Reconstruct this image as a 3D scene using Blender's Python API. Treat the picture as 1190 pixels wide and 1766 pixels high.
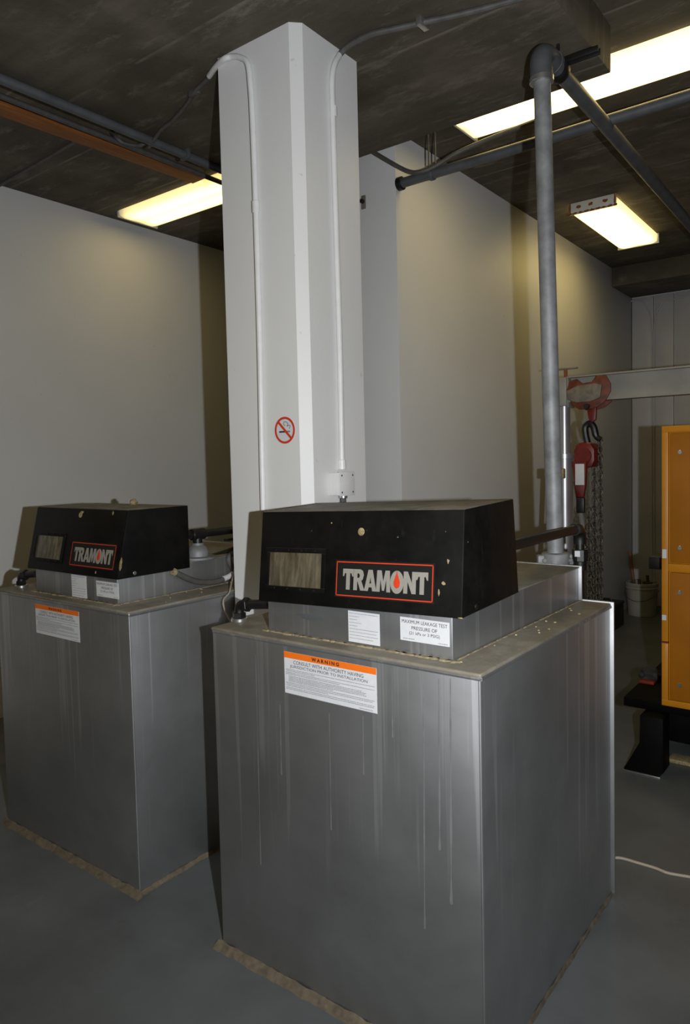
import bpy, bmesh, math, random
from mathutils import Vector, Matrix
random.seed(7)
for o in list(bpy.data.objects): bpy.data.objects.remove(o)
S = bpy.context.scene
COL = S.collection

# ------------------------------------------------------------------ camera
W, H, F = 1190, 1766, 1244.8
PX, PY = 594.0, 864.0                      # optical axis in the 1190x1766 frame
YAW, PITCH, ROLL = 0.651597, 0.054623, -0.02368
CAM = Vector((0, 0, 1.6))
fw = Vector((-math.sin(YAW)*math.cos(PITCH), math.cos(YAW)*math.cos(PITCH), -math.sin(PITCH)))
r0 = Vector((math.cos(YAW), math.sin(YAW), 0)); u0 = r0.cross(fw)
rt = r0*math.cos(ROLL) + u0*math.sin(ROLL)
up = -r0*math.sin(ROLL) + u0*math.cos(ROLL)
cd = bpy.data.cameras.new('camera'); cam = bpy.data.objects.new('camera', cd); COL.objects.link(cam)
cd.sensor_fit = 'HORIZONTAL'; cd.sensor_width = 36; cd.lens = 36*F/W
cd.shift_x = (W/2 - PX)/W; cd.shift_y = (PY - H/2)/W
cd.clip_start = 0.05; cd.clip_end = 60
m = Matrix((rt, up, -fw)).transposed().to_4x4(); m.translation = CAM
cam.matrix_world = m
S.camera = cam

# ------------------------------------------------------------------ light and exposure
wd = bpy.data.worlds.new('world'); S.world = wd; wd.use_nodes = True
wd.node_tree.nodes['Background'].inputs[0].default_value = (1, .86, .6, 1)
wd.node_tree.nodes['Background'].inputs[1].default_value = 0.0
S.view_settings.view_transform = 'Standard'; S.view_settings.look = 'None'
S.view_settings.gamma = 1; S.view_settings.use_curve_mapping = False
S.view_settings.exposure = 0.0
TUBE = 7.0                                  # brightness of the fluorescent diffusers
# the photographer's flash gun, on the camera's right-hand side
fl = bpy.data.lights.new('camera_flash', 'SPOT'); flo = bpy.data.objects.new('camera_flash', fl); COL.objects.link(flo)
fl.energy = 265; fl.color = (.95, .975, 1); fl.shadow_soft_size = .012
fl.spot_size = math.radians(118); fl.spot_blend = .75
fm = Matrix((rt, up, -fw)).transposed().to_4x4(); fm.translation = CAM + rt*.21 + up*.0 - fw*.02
flo.matrix_world = fm @ Matrix.Rotation(math.radians(6), 4, 'X')

# ------------------------------------------------------------------ pixel -> ray
def ray(x, y): return rt*((x-PX)/F) - up*((y-PY)/F) + fw
def on(axis, val, x, y):
    d = ray(x, y); k = 'XYZ'.index(axis); t = (val - CAM[k])/d[k]; return CAM + d*t
def on_plane(P, n, x, y):
    d = ray(x, y); return CAM + d*((P-CAM).dot(n)/d.dot(n))

# ------------------------------------------------------------------ materials
def nodes(name):
    m = bpy.data.materials.new(name); m.use_nodes = True
    nt = m.node_tree; b = nt.nodes['Principled BSDF']; return m, nt, b
def N(nt, t, **kw):
    n = nt.nodes.new(t)
    for k, v in kw.items(): setattr(n, k, v)
    return n
def coords(nt, scale=(1, 1, 1)):
    g = N(nt, 'ShaderNodeNewGeometry'); mp = N(nt, 'ShaderNodeMapping'); mp.inputs['Scale'].default_value = scale
    nt.links.new(g.outputs['Position'], mp.inputs['Vector']); return mp.outputs[0]
def noise(nt, vec, scale, detail=4, rough=.55, dist=0):
    n = N(nt, 'ShaderNodeTexNoise'); n.inputs['Scale'].default_value = scale; n.inputs['Detail'].default_value = detail
    n.inputs['Roughness'].default_value = rough; n.inputs['Distortion'].default_value = dist
    nt.links.new(vec, n.inputs['Vector']); return n.outputs['Fac']
def ramp(nt, fac, stops):
    r = N(nt, 'ShaderNodeValToRGB'); e = r.color_ramp.elements
    while len(e) < len(stops): e.new(.5)
    for q, (p, c) in zip(e, stops):
        q.position = p; q.color = (c, c, c, 1) if not hasattr(c, '__len__') else (*c, 1)
    nt.links.new(fac, r.inputs[0]); return r.outputs[0]
def mix(nt, fac, a, b, mode='MIX'):
    x = N(nt, 'ShaderNodeMix', data_type='RGBA', blend_type=mode)
    for s, v in ((0, fac), (6, a), (7, b)):
        if isinstance(v, (int, float)): x.inputs[s].default_value = v
        elif hasattr(v, '__len__'): x.inputs[s].default_value = (*v, 1)
        else: nt.links.new(v, x.inputs[s])
    return x.outputs[2]
def bump(nt, b, fac, strength=.2, dist=.01):
    n = N(nt, 'ShaderNodeBump'); n.inputs['Strength'].default_value = strength; n.inputs['Distance'].default_value = dist
    nt.links.new(fac, n.inputs['Height']); nt.links.new(n.outputs[0], b.inputs['Normal'])
def plain(name, col, rough=.5, metal=0, var=.12, scale=18, bmp=.08, spec=.5):
    m, nt, b = nodes(name); v = coords(nt); f = noise(nt, v, scale)
    lo = tuple(c*(1-var) for c in col); hi = tuple(min(1, c*(1+var)) for c in col)
    nt.links.new(ramp(nt, f, [(.3, lo), (.7, hi)]), b.inputs['Base Color'])
    b.inputs['Roughness'].default_value = rough; b.inputs['Metallic'].default_value = metal
    b.inputs['Specular IOR Level'].default_value = spec
    if bmp: bump(nt, b, noise(nt, v, scale*6), bmp, .002)
    return m
def flat(name, col, rough=.6, spec=.3):
    m, nt, b = nodes(name); v = coords(nt)
    nt.links.new(ramp(nt, noise(nt, v, 60), [(.2, tuple(c*.93 for c in col)), (.8, col)]), b.inputs['Base Color'])
    b.inputs['Roughness'].default_value = rough; b.inputs['Specular IOR Level'].default_value = spec; return m

def concrete():
    m, nt, b = nodes('board_formed_concrete'); v = coords(nt)
    big = noise(nt, v, 1.6, 6, .6, .4)
    c = ramp(nt, big, [(.25, (.045, .036, .024)), (.5, (.105, .088, .062)), (.75, (.20, .172, .130))])
    vs = coords(nt, (.5, 5, 1)); st = noise(nt, vs, 2.2, 5, .65)
    c = mix(nt, .55, c, ramp(nt, st, [(.3, .35), (.7, .95)]), 'MULTIPLY')
    pale = noise(nt, coords(nt, (1.2, 3.5, 1)), 2.6, 8, .75)
    c = mix(nt, ramp(nt, pale, [(.54, 0), (.72, .6)]), c, (.29, .262, .215))
    # board joints running along X
    g = N(nt, 'ShaderNodeNewGeometry'); sx = N(nt, 'ShaderNodeSeparateXYZ'); nt.links.new(g.outputs['Position'], sx.inputs[0])
    a = N(nt, 'ShaderNodeMath', operation='MODULO'); ad = N(nt, 'ShaderNodeMath', operation='ADD'); ad.inputs[1].default_value = 20.07
    nt.links.new(sx.outputs['Y'], ad.inputs[0]); nt.links.new(ad.outputs[0], a.inputs[0]); a.inputs[1].default_value = .61
    line = ramp(nt, a.outputs[0], [(.0, .75), (.010, .6), (.018, 0)])
    brk = ramp(nt, noise(nt, v, 5), [(.4, 0), (.6, 1)])
    c = mix(nt, mix(nt, 1.0, line, brk, 'MULTIPLY'), c, (.24, .215, .17))
    nt.links.new(c, b.inputs['Base Color']); b.inputs['Roughness'].default_value = .85
    bump(nt, b, noise(nt, v, 22, 6, .7), .35, .01); return m
def wallpaint(name='wall_paint', col=(.68, .683, .68), rough=.5):
    m, nt, b = nodes(name); v = coords(nt)
    f = noise(nt, v, 1.3, 5)
    c = ramp(nt, f, [(.3, tuple(x*.93 for x in col)), (.7, col)])
    sp = ramp(nt, noise(nt, v, 26, 2), [(.74, 0), (.79, .30)])
    c = mix(nt, sp, c, (.22, .21, .19))
    nt.links.new(c, b.inputs['Base Color']); b.inputs['Roughness'].default_value = rough
    bump(nt, b, noise(nt, v, 55, 4), .12, .004); return m
def floormat():
    m, nt, b = nodes('painted_floor'); v = coords(nt)
    c = ramp(nt, noise(nt, v, 1.7, 6, .6), [(.3, (.075, .083, .088)), (.7, (.135, .147, .153))])
    st = noise(nt, v, 2.3, 8, .7, 1.0)
    c = mix(nt, ramp(nt, st, [(.60, 0), (.72, .55)]), c, (.085, .082, .075))
    du = noise(nt, v, 3.3, 9, .8)
    c = mix(nt, ramp(nt, du, [(.62, 0), (.75, .35)]), c, (.26, .25, .22))
    nt.links.new(c, b.inputs['Base Color'])
    nt.links.new(ramp(nt, st, [(.3, .38), (.7, .55)]), b.inputs['Roughness'])
    bump(nt, b, noise(nt, v, 30, 5), .12, .004); return m
def silver(name, drips=True):
    """aluminium-painted steel with dried runs"""
    m, nt, b = nodes(name); v = coords(nt)
    c = ramp(nt, noise(nt, v, 2.4, 6, .62, .5), [(.25, (.33, .337, .344)), (.5, (.40, .408, .416)), (.8, (.48, .488, .497))])
    bl = ramp(nt, noise(nt, v, 7, 8, .75), [(.56, 0), (.75, .30)])
    c = mix(nt, bl, c, (.30, .285, .265))
    if drips:
        g = N(nt, 'ShaderNodeNewGeometry'); sx = N(nt, 'ShaderNodeSeparateXYZ'); nt.links.new(g.outputs['Position'], sx.inputs[0])
        s = noise(nt, coords(nt, (1, 1, .012)), 21, 3, .6)
        lines = ramp(nt, s, [(.58, 0), (.62, .6), (.645, .6), (.70, 0)])
        s2 = noise(nt, coords(nt, (1, 1, .02)), 48, 2, .5)
        fine = ramp(nt, s2, [(.62, 0), (.66, .30), (.72, 0)])
        # each run ends at its own height
        ends = noise(nt, coords(nt, (1, 1, .0)), 9, 2, .5)
        cmpn = N(nt, 'ShaderNodeMapRange'); nt.links.new(sx.outputs['Z'], cmpn.inputs[0])
        e2 = N(nt, 'ShaderNodeMath', operation='MULTIPLY_ADD'); nt.links.new(ends, e2.inputs[0]); e2.inputs[1].default_value = 2.4; e2.inputs[2].default_value = -.75
        e3 = N(nt, 'ShaderNodeMath', operation='ADD'); nt.links.new(e2.outputs[0], e3.inputs[0]); e3.inputs[1].default_value = .10
        nt.links.new(e2.outputs[0], cmpn.inputs[1]); nt.links.new(e3.outputs[0], cmpn.inputs[2])
        c = mix(nt, mix(nt, 1.0, lines, cmpn.outputs[0], 'MULTIPLY'), c, (.62, .63, .645))
        c = mix(nt, mix(nt, 1.0, fine, cmpn.outputs[0], 'MULTIPLY'), c, (.56, .57, .585))
    nt.links.new(c, b.inputs['Base Color']); b.inputs['Metallic'].default_value = .92
    nt.links.new(ramp(nt, noise(nt, v, 5, 6), [(.3, .47), (.7, .52)]), b.inputs['Roughness'])
    bump(nt, b, noise(nt, v, 9, 3), .04, .01); return m
def dusty(name='dusty_silver'):
    m, nt, b = nodes(name); v = coords(nt)
    c = ramp(nt, noise(nt, v, 6, 7, .7), [(.3, (.13, .115, .085)), (.55, (.22, .20, .16)), (.8, (.33, .31, .27))])
    fk = ramp(nt, noise(nt, v, 42, 4, .6), [(.66, 0), (.70, .9)])
    c = mix(nt, fk, c, (.42, .34, .15))
    nt.links.new(c, b.inputs['Base Color']); b.inputs['Roughness'].default_value = .62; b.inputs['Metallic'].default_value = .2
    bump(nt, b, noise(nt, v, 40, 5), .3, .004); return m
def blackhood():
    m, nt, b = nodes('black_enamel'); v = coords(nt)
    c = ramp(nt, noise(nt, v, 9, 8, .75), [(.4, (.003, .003, .003)), (.75, (.009, .0085, .0075))])
    sc = ramp(nt, noise(nt, coords(nt, (3, 3, .5)), 12, 5, .8), [(.62, 0), (.8, .35)])
    c = mix(nt, sc, c, (.05, .05, .05))
    sp = ramp(nt, noise(nt, v, 75, 3), [(.74, 0), (.79, .6)])
    c = mix(nt, sp, c, (.20, .18, .13))
    g = N(nt, 'ShaderNodeNewGeometry'); sx = N(nt, 'ShaderNodeSeparateXYZ'); nt.links.new(g.outputs['Normal'], sx.inputs[0])
    dust = ramp(nt, noise(nt, v, 11, 7, .75), [(.3, .25), (.65, 1)])
    topm = ramp(nt, sx.outputs['Z'], [(.7, 0), (.9, .9)])
    c = mix(nt, mix(nt, 1.0, dust, topm, 'MULTIPLY'), c, (.26, .24, .19))
    nt.links.new(c, b.inputs['Base Color']); b.inputs['Roughness'].default_value = .5; b.inputs['Specular IOR Level'].default_value = .16
    return m
def wood():
    m, nt, b = nodes('orange_stained_wood')
    c = ramp(nt, noise(nt, coords(nt, (9, .6, 9)), 6, 6, .7), [(.3, (.17, .055, .010)), (.7, (.36, .125, .025))])
    nt.links.new(c, b.inputs['Base Color']); b.inputs['Roughness'].default_value = .7; return m
def lensmat(name, length_axis, k=1.0):
    """prismatic diffuser lit from inside by two tubes: dimmer towards its ends and rims, where no tube lies behind it"""
    m, nt, b = nodes(name)
    b.inputs['Base Color'].default_value = (.85, .82, .7, 1); b.inputs['Roughness'].default_value = .4
    tc = N(nt, 'ShaderNodeTexCoord'); sx = N(nt, 'ShaderNodeSeparateXYZ'); nt.links.new(tc.outputs['Generated'], sx.inputs[0])
    lo = sx.outputs['X' if length_axis == 'X' else 'Y']; ac = sx.outputs['Y' if length_axis == 'X' else 'X']
    fa = ramp(nt, lo, [(0, .22), (.05, .75), (.12, 1), (.88, 1), (.95, .75), (1, .22)])
    fb = ramp(nt, ac, [(0, .20), (.10, .62), (.28, 1), (.5, .72), (.72, 1), (.90, .62), (1, .20)])
    st = mix(nt, 1.0, fa, fb, 'MULTIPLY'); mu = N(nt, 'ShaderNodeMath', operation='MULTIPLY'); nt.links.new(st, mu.inputs[0]); mu.inputs[1].default_value = TUBE*k
    b.inputs['Emission Color'].default_value = (1, .75, .28, 1); nt.links.new(mu.outputs[0], b.inputs['Emission Strength'])
    return m
def panemat():
    m, nt, b = nodes('yellowed_clear_plastic')
    c = ramp(nt, noise(nt, coords(nt, (4, 4, .45)), 14, 4, .6, .3), [(.3, (.05, .042, .025)), (.55, (.105, .09, .06)), (.8, (.20, .18, .125))])
    nt.links.new(c, b.inputs['Base Color']); b.inputs['Roughness'].default_value = .22
    return m

M = dict(
    concrete=concrete(), wall=wallpaint(), column=wallpaint('column_paint', (.70, .70, .69), .5), floor=floormat(),
    backpanel=plain('white_sheet_panel', (.46, .46, .475), .45, 0, .05, 4, .03),
    silver=silver('silver_paint'), dusty=dusty(), hood=blackhood(), wood=wood(), lensX=lensmat('lit_diffuser', 'X'), lensXboosted=lensmat('lit_diffuser_boosted', 'X', 1.8), lensXdim=lensmat('lit_diffuser_dim', 'X', .55), lensY=lensmat('lit_diffuser_long', 'Y'), pane=panemat(),
    galv=plain('galvanised_steel', (.23, .235, .24), .6, .35, .30, 14, .1),
    greypipe=plain('grey_painted_pipe', (.085, .090, .097), .5, .15, .2, 12, .1),
    cable=plain('dark_grey_conduit', (.075, .072, .066), .6, 0, .25, 20, .1),
    black=plain('black_iron', (.006, .006, .0055), .45, 0, .3, 30, .15),
    whitepaint=plain('white_conduit_paint', (.68, .68, .675), .4, 0, .04, 20, .05),
    housing=plain('fixture_enamel', (.62, .60, .54), .45, 0, .06, 20, .02),
    rust=plain('rust', (.20, .065, .018), .85, 0, .4, 60, .2),
    caulk=plain('brown_grout', (.13, .105, .072), .9, 0, .35, 40, .6),
    alum=plain('bright_aluminium', (.42, .425, .44), .35, .7, .1, 8, .02),
    cream=plain('cream_steel', (.25, .238, .208), .55, .1, .12, 7, .05),
    orange=plain('dirty_orange_paint', (.12, .024, .007), .6, 0, .5, 30, .2),
    dirtmetal=plain('grimy_plate', (.16, .14, .11), .7, .1, .3, 30, .3),
    red=plain('red_hoist_paint', (.13, .009, .006), .45, 0, .3, 24, .05),
    chain=plain('oily_chain', (.06, .052, .036), .5, .5, .3, 50, 0),
    yellow=plain('yellow_enamel', (.52, .20, .006), .45, 0, .08, 5, .02),
    yellowdk=plain('yellow_panel', (.34, .118, .003), .45, 0, .10, 5, .02),
    skid=plain('black_skid_paint', (.002, .002, .0018), .6, 0, .3, 12, .1, .1),
    paper=flat('white_label', (.62, .63, .65)), ink=flat('black_ink', (.02, .02, .022)), inkgrey=flat('grey_ink', (.20, .20, .21)),
    orangeink=flat('orange_ink', (.80, .16, .008)), redink=flat('red_ink', (.58, .045, .012)), logogrey=flat('grey_lettering', (.27, .258, .225)),
    steel=plain('zinc_fitting', (.55, .55, .55), .3, .9, .15, 30, .05),
    cord=flat('pale_cord', (.42, .365, .29)), rag=plain('rag', (.03, .03, .03), .9, 0, .4, 40, .4), redcloth=flat('red_plastic', (.18, .02, .008)),
    bucket=plain('white_bucket', (.30, .29, .255), .5, 0, .15, 10, .03), junk=plain('dark_scrap', (.07, .058, .040), .9, 0, .5, 30, .5),
    stick=plain('brown_handle', (.22, .10, .04), .7), chip=plain('rusty_chip', (.30, .235, .12), .85, 0, .45, 90, .3),
    run=plain('dried_paint_run', (.47, .478, .49), .48, .80, .12, 30, .0),
    foam=plain('yellowed_sealant', (.22, .185, .115), .9, 0, .4, 60, .5), smudge=flat('grey_smudge', (.075, .08, .085)),
    void=flat('dark_gap', (.008, .008, .007)),
)

# ------------------------------------------------------------------ mesh helpers
ORG = {}
def tag(o, label=None, cat=None, group=None, kind=None):
    if label: o['label'] = label
    if cat: o['category'] = cat
    if group: o['group'] = group
    if kind: o['kind'] = kind
    return o
def thing(name, loc, label, cat, group=None):
    o = bpy.data.objects.new(name, None); o.empty_display_size = .1; COL.objects.link(o)
    o.location = loc; ORG[o.name] = Vector(loc); return tag(o, label, cat, group)
def obj(name, bm, mat, parent=None, smooth=True, label=None):
    bmesh.ops.recalc_face_normals(bm, faces=bm.faces)
    if parent is not None: org = ORG[parent.name]
    else:
        xs = [v.co for v in bm.verts]
        org = Vector(((min(v.x for v in xs)+max(v.x for v in xs))/2, (min(v.y for v in xs)+max(v.y for v in xs))/2, min(v.z for v in xs)))
    bmesh.ops.translate(bm, verts=bm.verts, vec=-org)
    me = bpy.data.meshes.new(name); bm.to_mesh(me); bm.free()
    if smooth:
        for p in me.polygons: p.use_smooth = True
        me.set_sharp_from_angle(angle=math.radians(32))
    me.materials.append(M[mat])
    o = bpy.data.objects.new(name, me); COL.objects.link(o)
    if parent is not None: o.parent = parent
    else: o.location = org
    ORG[o.name] = org.copy() if parent is None else org
    if label: o['label'] = label
    return o
def struct(name, bm, mat, label=None, parent=None):
    o = obj(name, bm, mat, parent); 
    if parent is None: o['kind'] = 'structure'
    if label: o['label'] = label
    return o
def B(): return bmesh.new()
def box(x0, x1, y0, y1, z0, z1, bev=0, bm=None, mat=None, seg=2):
    bm = bm if bm is not None else B()
    r = bmesh.ops.create_cube(bm, size=1); vs = r['verts']
    for v in vs: v.co = Vector(((x0+x1)/2 + v.co.x*(x1-x0), (y0+y1)/2 + v.co.y*(y1-y0), (z0+z1)/2 + v.co.z*(z1-z0)))
    if bev:
        es = list({e for v in vs for e in v.link_edges})
        r2 = bmesh.ops.bevel(bm, geom=es, offset=bev, segments=seg, affect='EDGES', profile=.5)
        vs = list({v for v in vs if v.is_valid} | set(r2['verts']))
    if mat is not None: bmesh.ops.transform(bm, matrix=mat, verts=[v for v in vs if v.is_valid])
    return bm
def prism(pts, axis, a, b, bev=0, bm=None):
    """extrude a closed 2-D outline along axis X (pts = y,z), Y (pts = x,z) or Z (pts = x,y)"""
    bm = bm if bm is not None else B()
    f3 = {'X': lambda p, t: (t, p[0], p[1]), 'Y': lambda p, t: (p[0], t, p[1]), 'Z': lambda p, t: (p[0], p[1], t)}[axis]
    lo = [bm.verts.new(f3(p, a)) for p in pts]; hi = [bm.verts.new(f3(p, b)) for p in pts]
    n = len(pts); bm.faces.new(lo); bm.faces.new(hi[::-1])
    for i in range(n): bm.faces.new((lo[i], hi[i], hi[(i+1) % n], lo[(i+1) % n]))
    if bev: bmesh.ops.bevel(bm, geom=bm.edges[:], offset=bev, segments=2, affect='EDGES', profile=.5)
    return bm
def tube(path, r, seg=14, bm=None, cap=True):
    bm = bm if bm is not None else B()
    P = [Vector(p) for p in path]; rr = r if hasattr(r, '__len__') else [r]*len(P)
    t0 = (P[1]-P[0]).normalized(); a = Vector((0, 0, 1)) if abs(t0.z) < .9 else Vector((1, 0, 0))
    nrm = t0.cross(a).normalized(); rings = []
    for i, p in enumerate(P):
        t = (P[min(i+1, len(P)-1)] - P[max(i-1, 0)]).normalized()
        nrm = (nrm - t*nrm.dot(t)).normalized(); bn = t.cross(nrm)
        rings.append([bm.verts.new(p + (nrm*math.cos(q) + bn*math.sin(q))*rr[i]) for q in (2*math.pi*k/seg for k in range(seg))])
    for i in range(len(P)-1):
        for k in range(seg): bm.faces.new((rings[i][k], rings[i][(k+1) % seg], rings[i+1][(k+1) % seg], rings[i+1][k]))
    if cap: bm.faces.new(rings[0][::-1]); bm.faces.new(rings[-1])
    return bm
def smoothpath(P, n=6):
    """Catmull-Rom through points"""
    P = [Vector(p) for p in P]; Q = [P[0]*2-P[1]] + P + [P[-1]*2-P[-2]]; out = []
    for i in range(1, len(Q)-2):
        a, b, c, d = Q[i-1:i+3]
        for k in range(n):
            t = k/n; out.append(.5*((2*b) + (c-a)*t + (2*a-5*b+4*c-d)*t*t + (3*b-a-3*c+d)*t**3))
    out.append(P[-1]); return out
def fillet(P, rad, n=8):
    """polyline with rounded corners"""
    P = [Vector(p) for p in P]; out = [P[0]]
    for a, b, c in zip(P, P[1:], P[2:]):
        d1 = (a-b).normalized(); d2 = (c-b).normalized(); s = b+d1*rad; e = b+d2*rad
        for k in range(n+1):
            t = k/n; out.append(s*(1-t)**2 + b*2*t*(1-t) + e*t*t)
    out.append(P[-1]); return out
def lathe(prof, c, axis=(0, 0, 1), seg=20, bm=None):
    bm = bm if bm is not None else B(); c = Vector(c); ax = Vector(axis).normalized()
    a = Vector((1, 0, 0)) if abs(ax.x) < .9 else Vector((0, 1, 0)); u = ax.cross(a).normalized(); w = ax.cross(u)
    rings = []
    for r, h in prof:
        rings.append([bm.verts.new(c + ax*h + (u*math.cos(q)+w*math.sin(q))*max(r, 1e-4)) for q in (2*math.pi*k/seg for k in range(seg))])
    for i in range(len(prof)-1):
        for k in range(seg): bm.faces.new((rings[i][k], rings[i][(k+1) % seg], rings[i+1][(k+1) % seg], rings[i+1][k]))
    bm.faces.new(rings[0][::-1]); bm.faces.new(rings[-1]); return bm
def cyl(c, axis, r, h0, h1, seg=20, bm=None, ch=.0015): return lathe([(r-ch, h0), (r, h0+ch), (r, h1-ch), (r-ch, h1)], c, axis, seg, bm)
def frame(o, xd, yd):
    """matrix whose local x,y,z are xd, yd and their normal"""
    xd = Vector(xd).normalized(); yd = Vector(yd); yd = (yd - xd*yd.dot(xd)).normalized(); n = xd.cross(yd)
    m = Matrix((xd, yd, n)).transposed().to_4x4(); m.translation = Vector(o); return m
def from_curve(cu, mat, bm):
    o = bpy.data.objects.new('t', cu); COL.objects.link(o); dg = bpy.context.evaluated_depsgraph_get()
    me = bpy.data.meshes.new_from_object(o.evaluated_get(dg)); b2 = B(); b2.from_mesh(me); b2.transform(mat)
    tmp = bpy.data.meshes.new('t'); b2.to_mesh(tmp); b2.free(); bm.from_mesh(tmp)
    bpy.data.objects.remove(o); bpy.data.meshes.remove(me); bpy.data.meshes.remove(tmp); bpy.data.curves.remove(cu)
def text(body, mat, width, height, x, y, bm, bold=0.0, space=1.0, align='CENTER'):
    """lettering, fitted to width x height, centred on (x, y) of the frame mat"""
    cu = bpy.data.curves.new('t', 'FONT'); cu.body = body; cu.size = 1; cu.offset = bold; cu.space_character = space; cu.resolution_u = 3
    b2 = B(); from_curve(cu, Matrix.Identity(4), b2)
    xs = [v.co.x for v in b2.verts]; ys = [v.co.y for v in b2.verts]
    w, h = max(xs)-min(xs), max(ys)-min(ys); sx = width/w if width else height/h
    T = mat @ Matrix.Translation((x, y, 0)) @ Matrix.Diagonal((sx, height/h, 1, 1)) @ Matrix.Translation((-(max(xs)+min(xs))/2, -(max(ys)+min(ys))/2, 0))
    b2.transform(T); tmp = bpy.data.meshes.new('t'); b2.to_mesh(tmp); b2.free(); bm.from_mesh(tmp); bpy.data.meshes.remove(tmp)
def shape2d(polys, mat, bm, extrude=0):
    cu = bpy.data.curves.new('t', 'CURVE'); cu.dimensions = '2D'; cu.fill_mode = 'BOTH'; cu.extrude = extrude
    for pts in polys:
        s = cu.splines.new('POLY'); s.points.add(len(pts)-1); s.use_cyclic_u = True
        for p, q in zip(s.points, pts): p.co = (q[0], q[1], 0, 1)
    from_curve(cu, mat, bm)
def quad(bm, mat, x0, x1, y0, y1, z=0):
    bm.faces.new([bm.verts.new(mat @ Vector((x, y, z))) for x, y in ((x0, y0), (x1, y0), (x1, y1), (x0, y1))])
def slab(bm, mat, x0, x1, y0, y1, z0, z1, bev=0): return box(x0, x1, y0, y1, z0, z1, bev, bm, mat)

# ------------------------------------------------------------------ the setting
ZC, ZD = 3.41, 3.215             # upper slab, underside of the dropped band
XW, YP, YB, XL = -2.205, 3.425, 7.9, -4.565
struct('floor', box(-5.2, 7.2, -6.2, 8.2, -.1, 0), 'floor', 'grey painted concrete floor with stains')
struct('ceiling', box(-5.2, 7.2, -6.2, 8.2, ZC, ZC+.25), 'concrete', 'dark board-marked concrete ceiling slab')
struct('ceiling_drop_panel', box(-2.955, -.978, -6.0, 3.214, ZD, ZC, .006), 'concrete', 'lower concrete band of the ceiling over the column')
struct('wall_left', box(XL-.2, XL, -6.2, 8.2, 0, ZC), 'wall', 'white painted wall behind the far silver tank')
struct('wall_right', box(XW-.55, XW, YP, 8.2, 0, ZC, .004), 'wall', 'white painted wall running back to the right with its square end')
wb = struct('wall_back', box(-4.6, 7.2, YB+.03, 8.2, 0, ZC), 'wall', 'white panelled wall in the far right corner')
xs = [XW] + [on('Y', YB, x, 600).x for x in (1128, 1163)]
xs += [xs[-1] + .42*k for k in range(1, 4)]
for a, b in zip(xs, xs[1:]): obj('panel', box(a+.006, b-.006, YB, YB+.04, .02, 3.22, .004), 'backpanel', wb)
struct('wall_front', box(-5.2, 7.2, -6.2, -6.0, 0, ZC), 'wall', 'white wall behind the photographer')
struct('wall_side', box(7.0, 7.2, -6.2, 8.2, 0, ZC), 'wall', 'white wall out of frame to the right')
struct('ceiling_beam', box(XW, 7.0, 7.24, YB, 3.228, ZC, .006), 'concrete', 'low concrete beam across the far right corner')

# ------------------------------------------------------------------ column
CX0, CX1, CY0, CY1, c = -2.205, -1.757, 2.08, 2.49, .036
col = obj('concrete_column', prism([(CX0+c, CY0), (CX1-c, CY0), (CX1, CY0+c), (CX1, CY1-c), (CX1-c, CY1), (CX0+c, CY1), (CX0, CY1-c), (CX0, CY0+c)], 'Z', 0, ZD), 'column')
tag(col, 'square white painted concrete column with chamfered corners between the two tanks', 'column')

# no-smoking sign
pc = on('Y', CY0, 492, 742); sr = .5*abs(on('Y', CY0, 492, 719).z - on('Y', CY0, 492, 765.5).z)
fr = frame(pc, (1, 0, 0), (0, 0, 1))
ns = thing('no_smoking_sign', pc - Vector((0, 0, sr)), 'round red no-smoking sticker on the front of the white column', 'sign')
obj('backing', cyl(pc, (0, -1, 0), sr, 0, .0012, 40, ch=.0003), 'paper', ns)
def circle(r, n=48): return [(r*math.cos(2*math.pi*k/n), r*math.sin(2*math.pi*k/n)) for k in range(n)]
bm = B(); shape2d([circle(sr), circle(sr*.83)], fr @ Matrix.Translation((0, 0, .0032)), bm, .0004); obj('red_ring', bm, 'redink', ns)
bm = B(); slab(bm, fr @ Matrix.Rotation(math.radians(-45), 4, 'Z'), -sr*.88, sr*.88, -sr*.095, sr*.095, .0026, .0030); obj('red_slash', bm, 'redink', ns)
bm = B(); slab(bm, fr, -sr*.58, sr*.0, -sr*.17, -sr*.05, .0014, .0020); obj('cigarette', bm, 'ink', ns)
bm = B(); slab(bm, fr, sr*.12, sr*.5, -sr*.17, -sr*.05, .0014, .0020); obj('cigarette_tip', bm, 'inkgrey', ns)
bm = B()
def sm(pts, r=sr*.03): tube([fr @ Vector((x*sr, y*sr, .0018)) for x, y in pts], [r]*len(pts), 5, bm)
sm(smoothpath([(.45, .1, 0), (.52, .3, 0), (.38, .36, 0), (.22, .28, 0), (.30, .48, 0), (.12, .62, 0), (-.08, .6, 0), (-.10, .42, 0), (.02, .34, 0)], 4) and
   [(p.x, p.y) for p in smoothpath([(.45, .1, 0), (.52, .3, 0), (.38, .36, 0), (.22, .28, 0), (.30, .48, 0), (.12, .62, 0), (-.08, .6, 0), (-.10, .42, 0), (.02, .34, 0)], 4)])
obj('smoke', bm, 'inkgrey', ns)

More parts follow.
